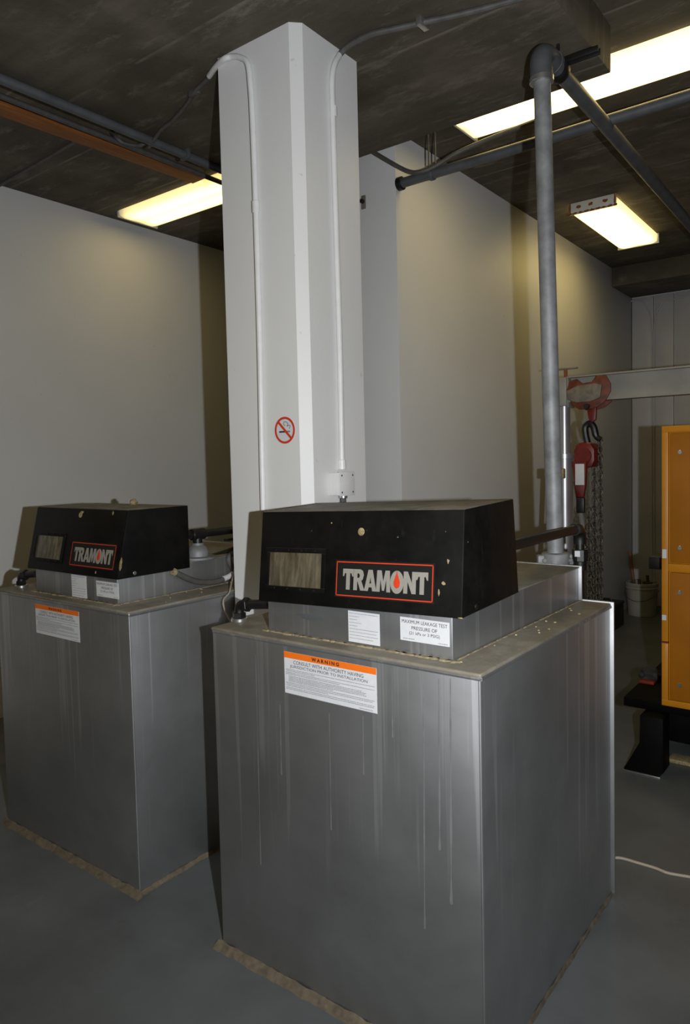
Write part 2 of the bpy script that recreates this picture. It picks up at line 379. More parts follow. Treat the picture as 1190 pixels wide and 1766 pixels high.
# conduit on the column's front face, over the left edge and along the ceiling
r = .0115; yq = CY0 - r
pts = [on('Y', yq, *p) for p in ((455, 930), (452, 800), (448, 600), (441, 357), (435, 200), (432, 150), (427, 110), (414, 99), (400, 98))]
wrap = [on('Z', ZD-.030, 386, 102), on('Z', ZD-.022, 371, 117), on('Z', ZD-r-.001, 361, 131)]
w1 = thing('white_conduit', (pts[0].x, yq, pts[0].z), 'white painted conduit down the front of the column curving over its left edge', 'conduit', 'conduits on the column')
zend = pts[0].z
obj('painted_pipe', tube(smoothpath(pts + wrap, 6), r, 12), 'whitepaint', w1)
pq = on('Y', yq, 441, 357); obj('coupling', cyl(pq, (pts[2]-pts[4]), r+.0035, -.022, .022, 14), 'whitepaint', w1)
cp = [on('Z', ZD-r-.001, *p) for p in ((360, 134), (350, 144), (335, 159), (323, 179), (297, 209), (278, 224))]
last = cp[-1]
cp += [Vector((-2.965, last.y+.05, ZD-.03)), on('Z', 3.27, 258, 243), on('Z', 3.26, 240, 251), on('Z', 3.27, 214, 247), on('Z', 3.30, 200, 236), on('Z', 3.38, 190, 222)]
obj('ceiling_run', tube(smoothpath(cp, 6), r*.8, 10), 'cable', w1, label='dark unpainted run along the ceiling')
obj('strap', box(cp[2].x-.03, cp[2].x+.03, cp[2].y-.009, cp[2].y+.009, ZD-.026, ZD, .002), 'cable', w1)

# conduit on the column's right face
xq = CX1 + r
pts = [on('X', xq, *p) for p in ((590, 808), (586, 600), (580, 400), (574, 192), (573, 140), (577, 112), (586, 94))]
q0 = on('X', xq, 586, 94)
cpath = [on('Z', ZD-r-.001, *p) for p in ((597, 83), (615, 71), (645, 58), (690, 48), (729, 39), (802, 23), (877, 3), (960, -22))]
w2 = thing('white_conduit', pts[0], 'white painted conduit down the right side of the column to a box', 'conduit', 'conduits on the column')
obj('painted_pipe', tube(smoothpath(pts, 6), r, 12), 'whitepaint', w2)
obj('ceiling_run', tube(smoothpath([q0] + cpath, 6), r, 10), 'cable', w2, label='grey unpainted run along the ceiling')
obj('coupling', cyl(on('X', xq, 575, 192), (0, 0, 1), r+.0035, -.02, .02, 14), 'whitepaint', w2)
obj('end_fitting', cyl(pts[0], (0, 0, 1), r+.005, -.004, .035, 14), 'whitepaint', w2)
s = on('Z', ZD-.01, 729, 39); obj('strap', box(s.x-.012, s.x+.012, s.y-.03, s.y+.03, ZD-.027, ZD, .002), 'steel', w2)
# junction box
xf = CX1 + .055; a = on('X', xf, 586, 815); b = on('X', xf, 612, 853)
jb = thing('junction_box', (CX1, (a.y+b.y)/2, b.z), 'white square junction box low on the right side of the column', 'junction box')
obj('box_body', box(CX1, xf-.003, a.y, b.y, b.z, a.z, .003), 'whitepaint', jb)
cv = obj('cover_plate', box(xf-.003, xf, a.y-.002, b.y+.002, b.z-.002, a.z+.002, .001), 'whitepaint', jb)
for sy in (a.y+.012, b.y-.012):
    for sz in (a.z-.012, b.z+.012): obj('screw', cyl((xf, sy, sz), (1, 0, 0), .004, 0, .0015, 10, ch=.0004), 'cable', cv)
k = on('X', CX1+.03, 592, 858)
cn = obj('connector', cyl((CX1+.03, k.y, b.z), (0, 0, 1), .017, -.012, 0, 14), 'steel', jb)
obj('lock_nut', cyl((CX1+.03, k.y, b.z), (0, 0, 1), .012, -.03, -.012, 8), 'cable', jb)

# ------------------------------------------------------------------ silver day tanks
LET = {
 'T': ([[(0, 1), (.82, 1), (.82, .64), (.73, .64), (.66, .79), (.56, .79), (.56, 0), (.26, 0), (.26, .79), (.16, .79), (.09, .64), (0, .64)]], .82),
 'R': ([[(0, 0), (0, 1), (.52, 1), (.71, .93), (.78, .74), (.71, .53), (.60, .46), (.86, 0), (.53, 0), (.33, .40), (.29, .40), (.29, 0)], [(.29, .80), (.42, .80), (.48, .70), (.42, .59), (.29, .59)]], .80),
 'A': ([[(0, 0), (.30, 1), (.62, 1), (.92, 0), (.62, 0), (.57, .18), (.35, .18), (.30, 0)], [(.40, .36), (.53, .36), (.465, .66)]], .88),
 'M': ([[(0, 0), (.06, 1), (.38, 1), (.52, .50), (.66, 1), (.98, 1), (1.04, 0), (.76, 0), (.73, .58), (.60, .06), (.44, .06), (.31, .58), (.28, 0)]], 1.0),
 'O': ([[(.48+.48*math.cos(t*math.pi/14), .49+.53*math.sin(t*math.pi/14)) for t in range(28)], [(.48+.15*math.cos(t*math.pi/8), .44+.20*math.sin(t*math.pi/8)) for t in range(16)]], .93),
 'N': ([[(0, 0), (0, 1), (.29, 1), (.58, .48), (.58, 1), (.86, 1), (.86, 0), (.58, 0), (.28, .54), (.28, 0)]], .84),
}
DROP = [(.48, 1.04), (.53, .86), (.64, .64), (.70, .50), (.69, .35), (.60, .24), (.48, .20), (.36, .24), (.27, .35), (.26, .50), (.32, .64), (.43, .86)]
def logo(mat, w, h, par):
    adv = []; x = 0
    for ch in 'TRAMONT': adv.append(x); x += LET[ch][1] + .015
    T = mat @ Matrix.Diagonal((w/x, h, 1, 1)); bm = B()
    for ch, ax in zip('TRAMONT', adv): shape2d(LET[ch][0], T @ Matrix.Translation((ax, 0, .0006)), bm)
    obj('lettering', bm, 'logogrey', par, smooth=False, label='grey capital letters')
    bm = B(); shape2d([DROP], T @ Matrix.Translation((adv[4], 0, .0014)), bm, .0003); obj('red_drop', bm, 'redink', par, smooth=False, label='red drop in the letter O')
def blob(c, xd, yd, rx, ry, seed, bm, h=.0015):
    rnd = random.Random(seed); fr = frame(c, xd, yd); n = 11
    pts = [(rx*q*math.cos(2*math.pi*k/n), ry*q*math.sin(2*math.pi*k/n)) for k in range(n) for q in [rnd.uniform(.6, 1.15)]]
    lo = [bm.verts.new(fr @ Vector((x, y, 0))) for x, y in pts]; hi = [bm.verts.new(fr @ Vector((x*.8, y*.8, h))) for x, y in pts]
    bm.faces.new(hi)
    for i in range(n): bm.faces.new((lo[i], lo[(i+1) % n], hi[(i+1) % n], hi[i]))
def fineprint(bm, fr, x0, x1, ys, h, seed, z=.0009, fill=.8):
    """rows of print too small to read"""
    rnd = random.Random(seed)
    for y, xa, xb in ys:
        x = x0 + (x1-x0)*xa; xe = x0 + (x1-x0)*xb
        while x < xe:
            w = rnd.uniform(.5, 2.4)*h*1.3; quad(bm, fr, x, min(xe, x+w), y-h/2, y+h/2, z); x += w + h*.7

def day_tank(label, X0, X1, Y0, Y1, Z1, riser, hood, px, which):
    t = thing('day_tank', ((X0+X1)/2, (Y0+Y1)/2, 0), label, 'fuel tank', 'silver day tanks')
    # seal on the floor
    for nm, bx in (('f', (X0-.02, X1+.02, Y0-.024, Y0, 0, .022)), ('r', (X1, X1+(.004 if which == 1 else .010), Y0, Y1, 0, .020)), ('l', (X0-.02, X0, Y0, Y1, 0, .020))):
        x0, x1, y0, y1, z0, z1 = bx
        b = prism([(y0, 0), (y1, 0), (y1, .020), (y0+.008, .008)], 'X', x0, x1) if nm == 'f' else prism([(x0, 0), (x1, 0), (x1, .004), (x0, .016)] if nm == 'r' else [(x0, 0), (x1, 0), (x1, .016), (x0, .004)], 'Y', y0, y1)
        bmesh.ops.subdivide_edges(b, edges=[e for e in b.edges if e.calc_length() > .5], cuts=40)
        for v in b.verts: v.co += Vector((random.uniform(-.0015, .003)*(nm != 'f'), random.uniform(-.004, .004)*(nm == 'f'), random.uniform(-.002, .003) if v.co.z > .003 else 0))
        obj('floor_seal', b, 'caulk', t)
    body = obj('tank_body', box(X0, X1, Y0, Y1, .0, Z1-.004, .006), 'silver', t)
    # top plate folded over, slightly proud
    top = obj('top_plate', box(X0-.003, X1+.003, Y0-.003, Y1, Z1-.012, Z1, .005, seg=3), 'dusty', t)
    obj('edge_bead', tube([(X0+.004, Y0+.002, Z1-.014), (X1+.001, Y0+.002, Z1-.014)], .0058, 10), 'silver', t)
    obj('edge_bead', tube([(X1-.001, Y0+.002, Z1-.014), (X1-.001, Y1, Z1-.014)], .0065, 10), 'silver', t)
    obj('corner_weld', tube([(X1-.003, Y0+.003, .02), (X1-.003, Y0+.003, Z1-.012)], .0042, 8), 'silver', t)
    bm = B(); bmesh.ops.create_icosphere(bm, subdivisions=2, radius=.008); bmesh.ops.translate(bm, verts=bm.verts, vec=(X1-.004, Y0+.005, Z1-.012))
    obj('corner_bead', bm, 'silver', t)
    # dried runs of paint down the front
    for i, (x, y0_, y1_, w_) in enumerate(px['runs']):
        ta = on('Y', Y0, x, y0_); tb = on('Y', Y0, x+(y1_-y0_)*.028*(834-x)/440, y1_); bm = B()
        n = 9; L_ = [(ta.x+(tb.x-ta.x)*k/n, ta.z+(tb.z-ta.z)*k/n) for k in range(n+1)]
        prof = [w_*(.45+.25*math.sin(k*1.7+i)) for k in range(n)] + [w_*.9]
        a_ = [bm.verts.new((p[0]-q, Y0-.0005, p[1])) for p, q in zip(L_, prof)]; b_ = [bm.verts.new((p[0]+q, Y0-.0005, p[1])) for p, q in zip(L_, prof)]; c_ = [bm.verts.new((p[0], Y0-.0006, p[1])) for p in L_]
        for k in range(n): bm.faces.new((a_[k], c_[k], c_[k+1], a_[k+1])); bm.faces.new((c_[k], b_[k], b_[k+1], c_[k+1]))
        e_ = [bm.verts.new((tb.x+w_*.9*math.cos(t_), Y0-.0003, tb.z+1.3*w_*math.sin(t_))) for t_ in [-math.pi*j/6 for j in range(1, 6)]]
        ring = [b_[n]] + e_ + [a_[n]]
        for p, q in zip(ring, ring[1:]): bm.faces.new((c_[n], p, q))
        obj('paint_run', bm, 'run', t)
    # rear flanges
    obj('rear_flange', box(X0-.010, X1+.012, Y1, Y1+.012, .01, Z1+.004, .003), 'silver', t)
    rx0, rx1, ry0, ry1, rz = riser
    rs = obj('riser', box(rx0, rx1, ry0, ry1, Z1, rz, .004), 'silver', t)
    obj('riser_top', box(rx0-.002, rx1+.002, ry0, ry1+.002, rz-.002, rz+.003, .002), 'dusty', t)
    obj('riser_flange', box(rx0-.008, rx1+.010, ry1, ry1+.010, Z1, rz+.006, .002), 'silver', t)
    bm = B()
    rnd = random.Random(which)
    for i in range(26):
        u = i/25; blob((rx0 + (rx1-rx0)*u, ry0-.006, Z1), (1, 0, 0), (0, 1, 0), rnd.uniform(.018, .034), rnd.uniform(.006, .014), 100*which+i, bm, .004)
    for i in range(22):
        u = i/21; blob((rx1+.005, ry0+(ry1-ry0)*u, Z1), (0, 1, 0), (-1, 0, 0), rnd.uniform(.022, .034), rnd.uniform(.002, .005), 200*which+i, bm, .003)
    tag(obj('sealant', bm, 'foam', t), kind='stuff')
    if which == 1:
        bm = B(); k = on('Y', ry0, 533, 1064); blob((k.x, ry0-.0003, k.z), (1, 0, 0), (0, 0, 1), .055, .009, 5, bm, .0004); obj('smudge', bm, 'smudge', t)
    # dirt lumps on the top plate
    bm = B()
    for i in range(12):
        blob((rnd.uniform(rx1+.02, X1-.02), rnd.uniform(Y0+.05, Y1-.05), Z1), (1, 0, 0), (0, 1, 0), rnd.uniform(.002, .006), rnd.uniform(.002, .005), 300*which+i, bm, .003)
    tag(obj('paint_flakes', bm, 'chip', t), kind='stuff')
    # ---- sloping black cover
    hx0, hx1, hy0, hy1, hz, hh, sl, roll, pit = hood
    Wd, Dp = hx1-hx0, hy1-hy0
    HM = Matrix.Translation((hx0, hy0, hz)) @ Matrix.Rotation(-roll, 4, 'Y') @ Matrix.Rotation(pit, 4, 'X')
    bm = prism([(0, 0), (sl, hh), (Dp, hh), (Dp, 0)], 'X', 0, Wd, .004); bm.transform(HM)
    hd = obj('cover', bm, 'hood', t, label='sloping black enamelled cover')
    R3 = HM.to_3x3(); xd = R3 @ Vector((1, 0, 0)); yd = (R3 @ Vector((0, sl, hh))).normalized(); n = xd.cross(yd)
    P0 = HM @ Vector((0, 0, 0))
    def uv(x, y):
        q = on_plane(P0, n, x, y) - P0; return q.dot(xd), q.dot(yd)
    HF = frame(P0, xd, yd)
    def rect(x0, y0, x1, y1, x2, y2, x3, y3):     # four corner pixels -> mean rectangle on the sloping face
        q = [uv(x0, y0), uv(x1, y1), uv(x2, y2), uv(x3, y3)]
        return (q[0][0]+q[3][0])/2, (q[1][0]+q[2][0])/2, (q[3][1]+q[2][1])/2, (q[0][1]+q[1][1])/2
    # sight window
    a0, a1, b0, b1 = rect(*px['window'])
    bm = B()
    for rr in ((a0-.014, a1+.014, b1, b1+.014), (a0-.014, a1+.014, b0-.014, b0), (a0-.014, a0, b0, b1), (a1, a1+.014, b0, b1)): slab(bm, HF, *rr, -.002, .004, .001)
    wf = obj('window_frame', bm, 'hood', t)
    bm = B(); slab(bm, HF, a0, a1, b0, b1, -.003, .0015, .0005); obj('sight_window', bm, 'pane', t, label='yellowed clear sight window')
    for i in range(4):
        for bb in (b0-.007, b1+.007):
            obj('screw', cyl(HF @ Vector((a0+(a1-a0)*(i+.5)/4, bb, .004)), n, .003, 0, .0015, 8, ch=.0004), 'black', wf)
    # logo plate
    a0, a1, b0, b1 = rect(*px['logo']); bd = (a1-a0)*.010
    bm = B(); slab(bm, HF, a0-.004, a1+.004, b0-.004, b1+.004, -.001, .0010); pl = obj('logo_plate', bm, 'void', t, label='black name plate with red border')
    bm = B()
    for rr in ((a0, a1, b1-bd, b1), (a0, a1, b0, b0+bd), (a0, a0+bd, b0, b1), (a1-bd, a1, b0, b1)): quad(bm, HF, *rr, .0017)
    obj('red_border', bm, 'redink', pl, smooth=False)
    w, h = a1-a0, b1-b0
    logo(HF @ Matrix.Translation((a0+w*.075, b0+h*.19, .0012)), w*.88, h*.60, pl)
    # latch hole and chipped paint
    lu, lv = uv(*px['latch'])
    obj('latch_hole', cyl(HF @ Vector((lu, lv, 0)), n, .0115 if which == 1 else .012, -.004, .002, 18), 'chip', t)
    for i, (x, y, s1, s2) in enumerate(px['chips']):
        bm = B(); u, v = uv(x, y); blob(HF @ Vector((u, v, .0002)), xd, yd, s1, s2, 40*which+i, bm, .0008); obj('paint_chip', bm, 'chip', t)
    pz = HM @ Vector((Wd, Dp*.22, hh*.06))
    obj('side_bolt', cyl(pz, xd, .008, 0, .004, 12), 'steel' if which == 2 else 'black', t)
    # ---- labels
    def label_rect(Y, x0, y0, x1, y1, x2, y2, x3, y3):
        q = [on('Y', Y, *p) for p in ((x0, y0), (x1, y1), (x2, y2), (x3, y3))]
        return (q[0].x+q[3].x)/2, (q[1].x+q[2].x)/2, (q[2].z+q[3].z)/2, (q[0].z+q[1].z)/2
    a0, a1, b0, b1 = label_rect(Y0, *px['warning'])
    fr = frame((a0, Y0-.0006, b0), (1, 0, 0), (0, 0, 1)); w, h = a1-a0, b1-b0
    wl = obj('warning_label', box(a0, a1, Y0-.0006, Y0+.001, b0, b1), 'paper', t, label='white warning label with orange heading strip')
    bm = B(); quad(bm, fr, 0, w, h*.855, h, .0005); obj('orange_strip', bm, 'orangeink', wl, smooth=False)
    bm = B(); text('W A R N I N G', fr @ Matrix.Translation((0, 0, .0010)), w*.30, h*.085, w*.47, h*.926, bm, .04)
    obj('heading', bm, 'ink', wl, smooth=False)
    bm = B()
    f2 = fr @ Matrix.Translation((0, 0, .0006))
    text('CONSULT WITH AUTHORITY HAVING', f2, w*.76, h*.085, w*.49, h*.775, bm)
    text('JURISDICTION PRIOR TO INSTALLATION', f2, w*.84, h*.085, w*.49, h*.66, bm)
    obj('lettering', bm, 'ink', wl, smooth=False)
    bm = B(); rows = [(h*.585, .02, .98), (h*.55, .02, .35), (h*.51, .02, .98), (h*.475, .02, .62), (h*.43, .05, .85), (h*.40, .05, .90), (h*.37, .05, .88), (h*.34, .05, .90), (h*.31, .05, .55), (h*.27, .02, .98), (h*.235, .02, .96), (h*.20, .02, .5), (h*.155, .02, .98), (h*.12, .02, .97), (h*.05, .82, .96)]
    fineprint(bm, fr, 0, w, rows, h*.014, which)
    quad(bm, fr, 0, w, 0, h*.012, .0009)
    tag(obj('fine_print', bm, 'inkgrey', wl, smooth=False), kind='stuff')
    a0, a1, b0, b1 = label_rect(ry0, *px['data']); fr = frame((a0, ry0-.0006, b0), (1, 0, 0), (0, 0, 1)); w, h = a1-a0, b1-b0
    dl = obj('data_label', box(a0, a1, ry0-.0006, ry0+.001, b0, b1), 'paper', t, label='narrow white data label')
    bm = B(); fineprint(bm, fr, 0, w, [(h*(.93-.1*i), .04, [.95, .35, .30, .42, .30, .95, .9, .95, .8][i]) for i in range(9)], h*.016, which+5)
    tag(obj('fine_print', bm, 'inkgrey', dl, smooth=False), kind='stuff')
    a0, a1, b0, b1 = label_rect(ry0, *px['test']); fr = frame((a0, ry0-.0006, b0), (1, 0, 0), (0, 0, 1)); w, h = a1-a0, b1-b0
    tl = obj('test_label', box(a0, a1, ry0-.0006, ry0+.001, b0, b1), 'paper', t, label='white leakage test pressure label')
    bm = B(); f2 = fr @ Matrix.Translation((0, 0, .0006))
    text('MAXIMUM LEAKAGE TEST', f2, w*.92, h*.15, w*.5, h*.83, bm)
    text('PRESSURE OF', f2, w*.52, h*.15, w*.5, h*.58, bm)
    text('(21 kPa or 3 PSIG)', f2, w*.62, h*.17, w*.5, h*.34, bm)
    obj('lettering', bm, 'ink', tl, smooth=False)
    bm = B(); fineprint(bm, fr, 0, w, [(h*.10, .06, .30), (h*.08, .78, .96)], h*.03, which+9)
    tag(obj('fine_print', bm, 'inkgrey', tl, smooth=False), kind='stuff')
    # ---- black vent fitting at the left of the riser
    v = on('Z', Z1, *px['vent']); vx, vy = v.x, v.y
    vf = obj('vent_fitting', tube(fillet([v + Vector((0, 0, .012)), v + Vector((0, 0, .055)), Vector((rx0, vy+.01, Z1+.075))], .02), .016, 14), 'black', t, label='black elbow fitting')
    obj('collar', cyl(v, (0, 0, 1), .028, 0, .012, 18), 'steel', vf)
    obj('hex_nut', cyl(v, (0, 0, 1), .023, .012, .030, 6), 'black', vf)
    hz_ = (Vector((rx0, vy+.01, Z1+.075)) - (v + Vector((0, 0, .055)))).normalized()
    obj('hex_nut', cyl(v + Vector((0, 0, .055)), hz_, .024, .025, .045, 6), 'black', vf)
    obj('hex_nut', cyl(Vector((rx0, vy+.01, Z1+.075)), -hz_, .024, .004, .028, 6), 'black', vf)
    return t

P1 = dict(runs=[(483, 1215, 1334, .0035), (626, 1235, 1334, .0030), (676, 1150, 1270, .0030), (757, 1170, 1463, .0045), (777, 1170, 1556, .0050), (730, 1180, 1600, .0035), (441, 1130, 1490, .0028), (568, 1230, 1430, .0025)], window=(468, 952, 557, 955, 553, 1015, 463, 1009), logo=(582, 968, 749, 974, 746, 1039, 579, 1027), latch=(623, 917),
    chips=[(773, 968, .004, .007), (765, 1006, .007, .005), (757, 1022, .003, .012), (572, 902, .003, .003), (793, 1066, .010, .002)],
    warning=(491, 1120, 651, 1156, 649, 1229, 491, 1196), data=(600, 1052, 655, 1060, 655, 1112, 602, 1108), test=(690, 1066, 775, 1071, 776, 1116, 691, 1103), vent=(413, 1071))
P2 = dict(runs=[], window=(66, 923, 108, 925, 106, 965, 61, 962), logo=(125, 935, 201, 940, 196, 982, 121, 975), latch=(139, 888),
    chips=[(208, 973, .010, .024), (165, 987, .004, .006), (195, 885, .006, .008), (141, 884, .014, .010)],
    warning=(62, 1041, 138, 1056, 136, 1107, 62, 1092), data=(123, 990, 149, 994, 150, 1033, 125, 1031), test=(166, 1001, 204, 1006, 205, 1033, 167, 1028), vent=(37, 1013))
tank1 = day_tank('large silver fuel day tank in the foreground with a crisp orange-headed label and drip runs', -1.754, -.797, 1.575, 2.590, 1.075,
    (-1.560, -.905, 1.636, 2.578, 1.196), (-1.578, -.864, 1.612, 1.962, 1.171, .275, .050, math.radians(1.9), math.radians(2)), P1, 1)
tank2 = day_tank('silver fuel day tank against the left wall, left of the column', -3.175, -2.218, 1.592, 2.60, 1.071,
    (-2.949, -2.366, 1.652, 2.588, 1.190), (-2.996, -2.346, 1.640, 1.998, 1.170, .263, .062, 0, 0), P2, 2)

# black steel fuel pipe at the back of the near tank
fp = thing('fuel_pipe', (-.95, 2.72, 0), 'black steel fuel pipe leaving the near tank cover and dropping behind it', 'pipe', 'black fuel pipes')
za = 1.325
obj('horizontal_run', tube([(-.95, 1.965, za), (-.95, 2.68, za)], .0175, 14), 'black', fp)
obj('elbow', tube(fillet([(-.95, 2.66, za), (-.95, 2.72, za), (-.95, 2.72, za-.06)], .045), .0235, 14), 'black', fp)
obj('down_pipe', tube([(-.95, 2.72, za-.05), (-.95, 2.72, 0)], .0165, 14), 'black', fp)
un = obj('union', cyl((-.95, 2.72, za-.125), (0, 0, 1), .031, 0, .045, 8), 'black', fp)
obj('tag', box(-.958, -.938, 2.685, 2.689, za-.105, za-.083), 'paper', un)
obj('ring', cyl((-.95, 2.72, za-.16), (0, 0, 1), .026, 0, .035, 14), 'black', fp)

# pipework at the back of the far tank
z2 = on('X', -2.40, 360, 919).z
f2 = thing('fuel_pipe', (-2.40, 2.52, 1.19), 'black steel fuel pipe behind the cover of the far tank', 'pipe', 'black fuel pipes')
obj('horizontal_run', tube([(-2.40, 1.998, z2), (-2.40, 2.52, z2)], .017, 14), 'black', f2)
obj('tee', cyl((-2.40, 2.09, z2), (0, 1, 0), .025, -.035, .035, 14), 'black', f2)
obj('tee_neck', cyl((-2.40, 2.09, z2), (0, 0, -1), .021, 0, .042, 14), 'black', f2)
obj('elbow', tube(fillet([(-2.40, 2.50, z2), (-2.40, 2.54, z2), (-2.40, 2.54, z2-.05)], .03), .022, 12), 'black', f2)
obj('drop_pipe', tube([(-2.40, 2.54, z2-.04), (-2.40, 2.54, 1.193)], .017, 12), 'black', f2)
cap = thing('tank_cap', (-2.40, 2.09, 1.193), 'round shiny metal cap on the riser of the far tank', 'cap')
obj('flange', lathe([(.075, 0), (.078, .003), (.078, .010), (.07, .013)], (-2.40, 2.09, 1.193), seg=28), 'galv', cap)
obj('dome', lathe([(.045, .013), (.046, .030), (.036, .052), (.026, .060), (.024, .070)], (-2.40, 2.09, 1.193), seg=24), 'galv', cap)
vl = thing('valve', (-2.42, 2.36, 1.193), 'black valve on the riser behind the far tank cover', 'valve')
obj('body', lathe([(.018, 0), (.022, .01), (.03, .03), (.028, .05), (.016, .06)], (-2.42, 2.36, 1.193), seg=16), 'black', vl)
obj('handle', box(-2.43, -2.41, 2.27, 2.37, 1.250, 1.262, .003), 'black', vl)
hose = tube(smoothpath([on('X', -2.44, 334, 972), on('X', -2.44, 362, 962), on('X', -2.44, 385, 955), (-2.44, 2.47, 1.222), (-2.46, 2.56, 1.21)], 6), .016, 12)
ho = obj('black_hose', hose, 'black'); tag(ho, 'black hose lying on the riser behind the far tank cover', 'hose')
fx = thing('flexible_conduit', (-2.34, 2.1, 1.13), 'dark grey flexible conduit sagging along the side of the far tank', 'conduit')
fp_ = smoothpath([on('X', -2.346, 302, 987), on('X', -2.34, 320, 996), on('X', -2.34, 340, 1003), on('X', -2.34, 365, 1004), on('X', -2.34, 385, 999), on('X', -2.34, 403, 987), (-2.345, 2.22, 1.19), (-2.36, 2.34, 1.215)], 6)
obj('jacket', tube(fp_, .0125, 12), 'cable', fx)
i0 = min(range(len(fp_)), key=lambda i: (fp_[i]-on('X', -2.34, 386, 998)).length); i1 = min(range(len(fp_)), key=lambda i: (fp_[i]-on('X', -2.34, 403, 987)).length)
obj('tape_wrap', tube([p + Vector((.003, -.002, .002)) for p in fp_[i0:i1]], .0125, 12), 'paper', fx, label='white tape wrap')
obj('end_connector', cyl(fp_[0], fp_[0]-fp_[2], .015, -.004, .014, 12), 'chip', fx)
pc_ = smoothpath([on('Y', 2.24, 407, 975), on('Y', 2.2, 404, 985), on('Y', 2.06, 396, 1020), on('Y', 1.97, 388, 1053), (-1.90, 1.97, .75), (-1.80, 1.96, .3), (-1.79, 1.95, .006)], 6)
tag(obj('thin_cable', tube(pc_, .0035, 8), 'cord'), 'thin pale cable hanging in the gap between the tanks', 'cable')
q = on('Z', 1.433, 188, 866)
bm = B(); bmesh.ops.create_icosphere(bm, subdivisions=2, radius=.016)
for v in bm.verts: v.co *= random.uniform(.75, 1.2)
bmesh.ops.translate(bm, verts=bm.verts, vec=(-2.62, 1.93, 1.446)); tag(obj('dirt_clump', bm, 'chip'), 'small tan clump of dirt on top of the far black cover', 'debris')

# ------------------------------------------------------------------ galvanised vent pipe behind the near tank
pb = on('Y', 2.68, 958, 965); pt = on('Y', 2.68, 934, 110); R = .0315
foot = pb + (pb-pt).normalized()*(pb.z/((pt-pb).normalized().z))
ze = 3.118; ev = Vector((pt.x-.004, 2.68, ze))
vp = thing('vent_pipe', foot, 'tall galvanised steel vent pipe rising behind the near tank and turning along the ceiling', 'pipe')
obj('riser_pipe', tube([foot, pt], R, 24), 'galv', vp)
obj('elbow', tube(fillet([pt - Vector((0, 0, .06)), ev, ev + Vector((0, .12, -.002))], .075, 10), R+.010, 24), 'greypipe', vp)
obj('elbow_lip', cyl(pt - Vector((0, 0, .06)), (0, 0, 1), R+.013, -.010, .010, 24), 'steel', vp)
obj('elbow_lip', cyl(ev + Vector((0, .12, 0)), (0, 1, 0), R+.013, -.010, .012, 24), 'greypipe', vp)
obj('ceiling_run', tube([ev + Vector((0, .1, 0)), Vector((ev.x, 5.6, ze-.05))], R-.001, 24), 'greypipe', vp)
cb = pb
obj('coupling_half', lathe([(.045, -.028), (.053, -.024), (.053, .024), (.045, .028)], cb, seg=28), 'galv', vp, label='grooved clamp coupling')
for s in (-1, 1):
    ct = cb + Vector((.79*s, .61*s, 0))*.050
    lug = obj('clamp_lug', box(-.022, .022, -.018, .018, -.020, .020, .007, None, Matrix.Translation(ct) @ Matrix.Rotation(.65, 4, 'Z')), 'galv', vp)
    obj('bolt', cyl(ct + Vector((.61*.02, -.79*.02, 0)), (.61, -.79, 0), .009, -.002, .012, 6), 'steel', lug)
# hanger clamp on the run
hc = on('Y', 2.86, 984, 118)
hg = thing('pipe_hanger', (ev.x+.02, 2.86, ze), 'dark threaded rod and clamp holding the vent pipe below the concrete band', 'hanger')
obj('rod', cyl((ev.x, 2.86, ze+.02), (0, 0, 1), .0065, 0, ZD-ze-.02, 10), 'black', hg)
obj('clamp_ring', lathe([(R+.012, -.015), (R+.013, -.013), (R+.013, .013), (R+.012, .015)], (ev.x, 2.86, ze-.006), (0, 1, 0), 24), 'black', hg)
for k in (-.016, .012): obj('strut', box(ev.x+.01, ev.x+.16, 2.86+k, 2.86+k+.008, ze+.01, ze+.032, .002), 'black', hg)

# ------------------------------------------------------------------ pipes under the slab on the right
xp = on('Y', 3.45, 690, 317); zp = xp.z
hp = thing('ceiling_pipe', (XW, 3.45, zp-.03), 'grey pipe crossing under the ceiling from the white wall end to the right', 'pipe', 'ceiling pipes')
obj('pipe', tube([(XW+.005, 3.45, zp), (1.9, 3.45, zp+.02)], .026, 18), 'greypipe', hp)
obj('end_cap', cyl((XW, 3.45, zp), (1, 0, 0), .036, 0, .03, 18), 'black', hp)
k = on('Y', 3.45, 745, 295)
for dx in (-.012, .014): obj('hanger_rod', cyl((k.x+dx, 3.45+dx, zp+.02), (0, 0, 1), .0045, 0, ZC-zp-.02, 8), 'cable', hp)
obj('hanger_clamp', lathe([(.031, -.012), (.032, -.010), (.032, .010), (.031, .012)], (k.x, 3.45, zp), (1, 0, 0), 18), 'greypipe', hp)
tc = smoothpath([on('Y', 3.36, 600, 232), on('Y', 3.36, 628, 252), on('Y', 3.37, 660, 272), on('Y', 3.38, 700, 294), on('Y', 3.39, 722, 297), on('Y', 3.42, 748, 288), on('Y', 3.48, 790, 263), on('Y', 3.52, 850, 237), on('Y', 3.54, 925, 208)], 6)
tag(obj('black_cable', tube(tc, .012, 10), 'cable'), 'dark cable drooping from behind the column onto the crossing ceiling pipe', 'cable')
k = on('Y', YP, 629, 348)
br = thing('wall_bracket', (k.x, YP, k.z-.03), 'small dark rusty bracket high on the white wall end beside the column', 'bracket')
obj('plate', box(k.x-.02, k.x+.008, YP-.008, YP, k.z-.04, k.z+.035, .002), 'dirtmetal', br); obj('stub', cyl((k.x-.006, YP-.008, k.z), (0, -1, 0), .012, 0, .02, 10), 'void', br)

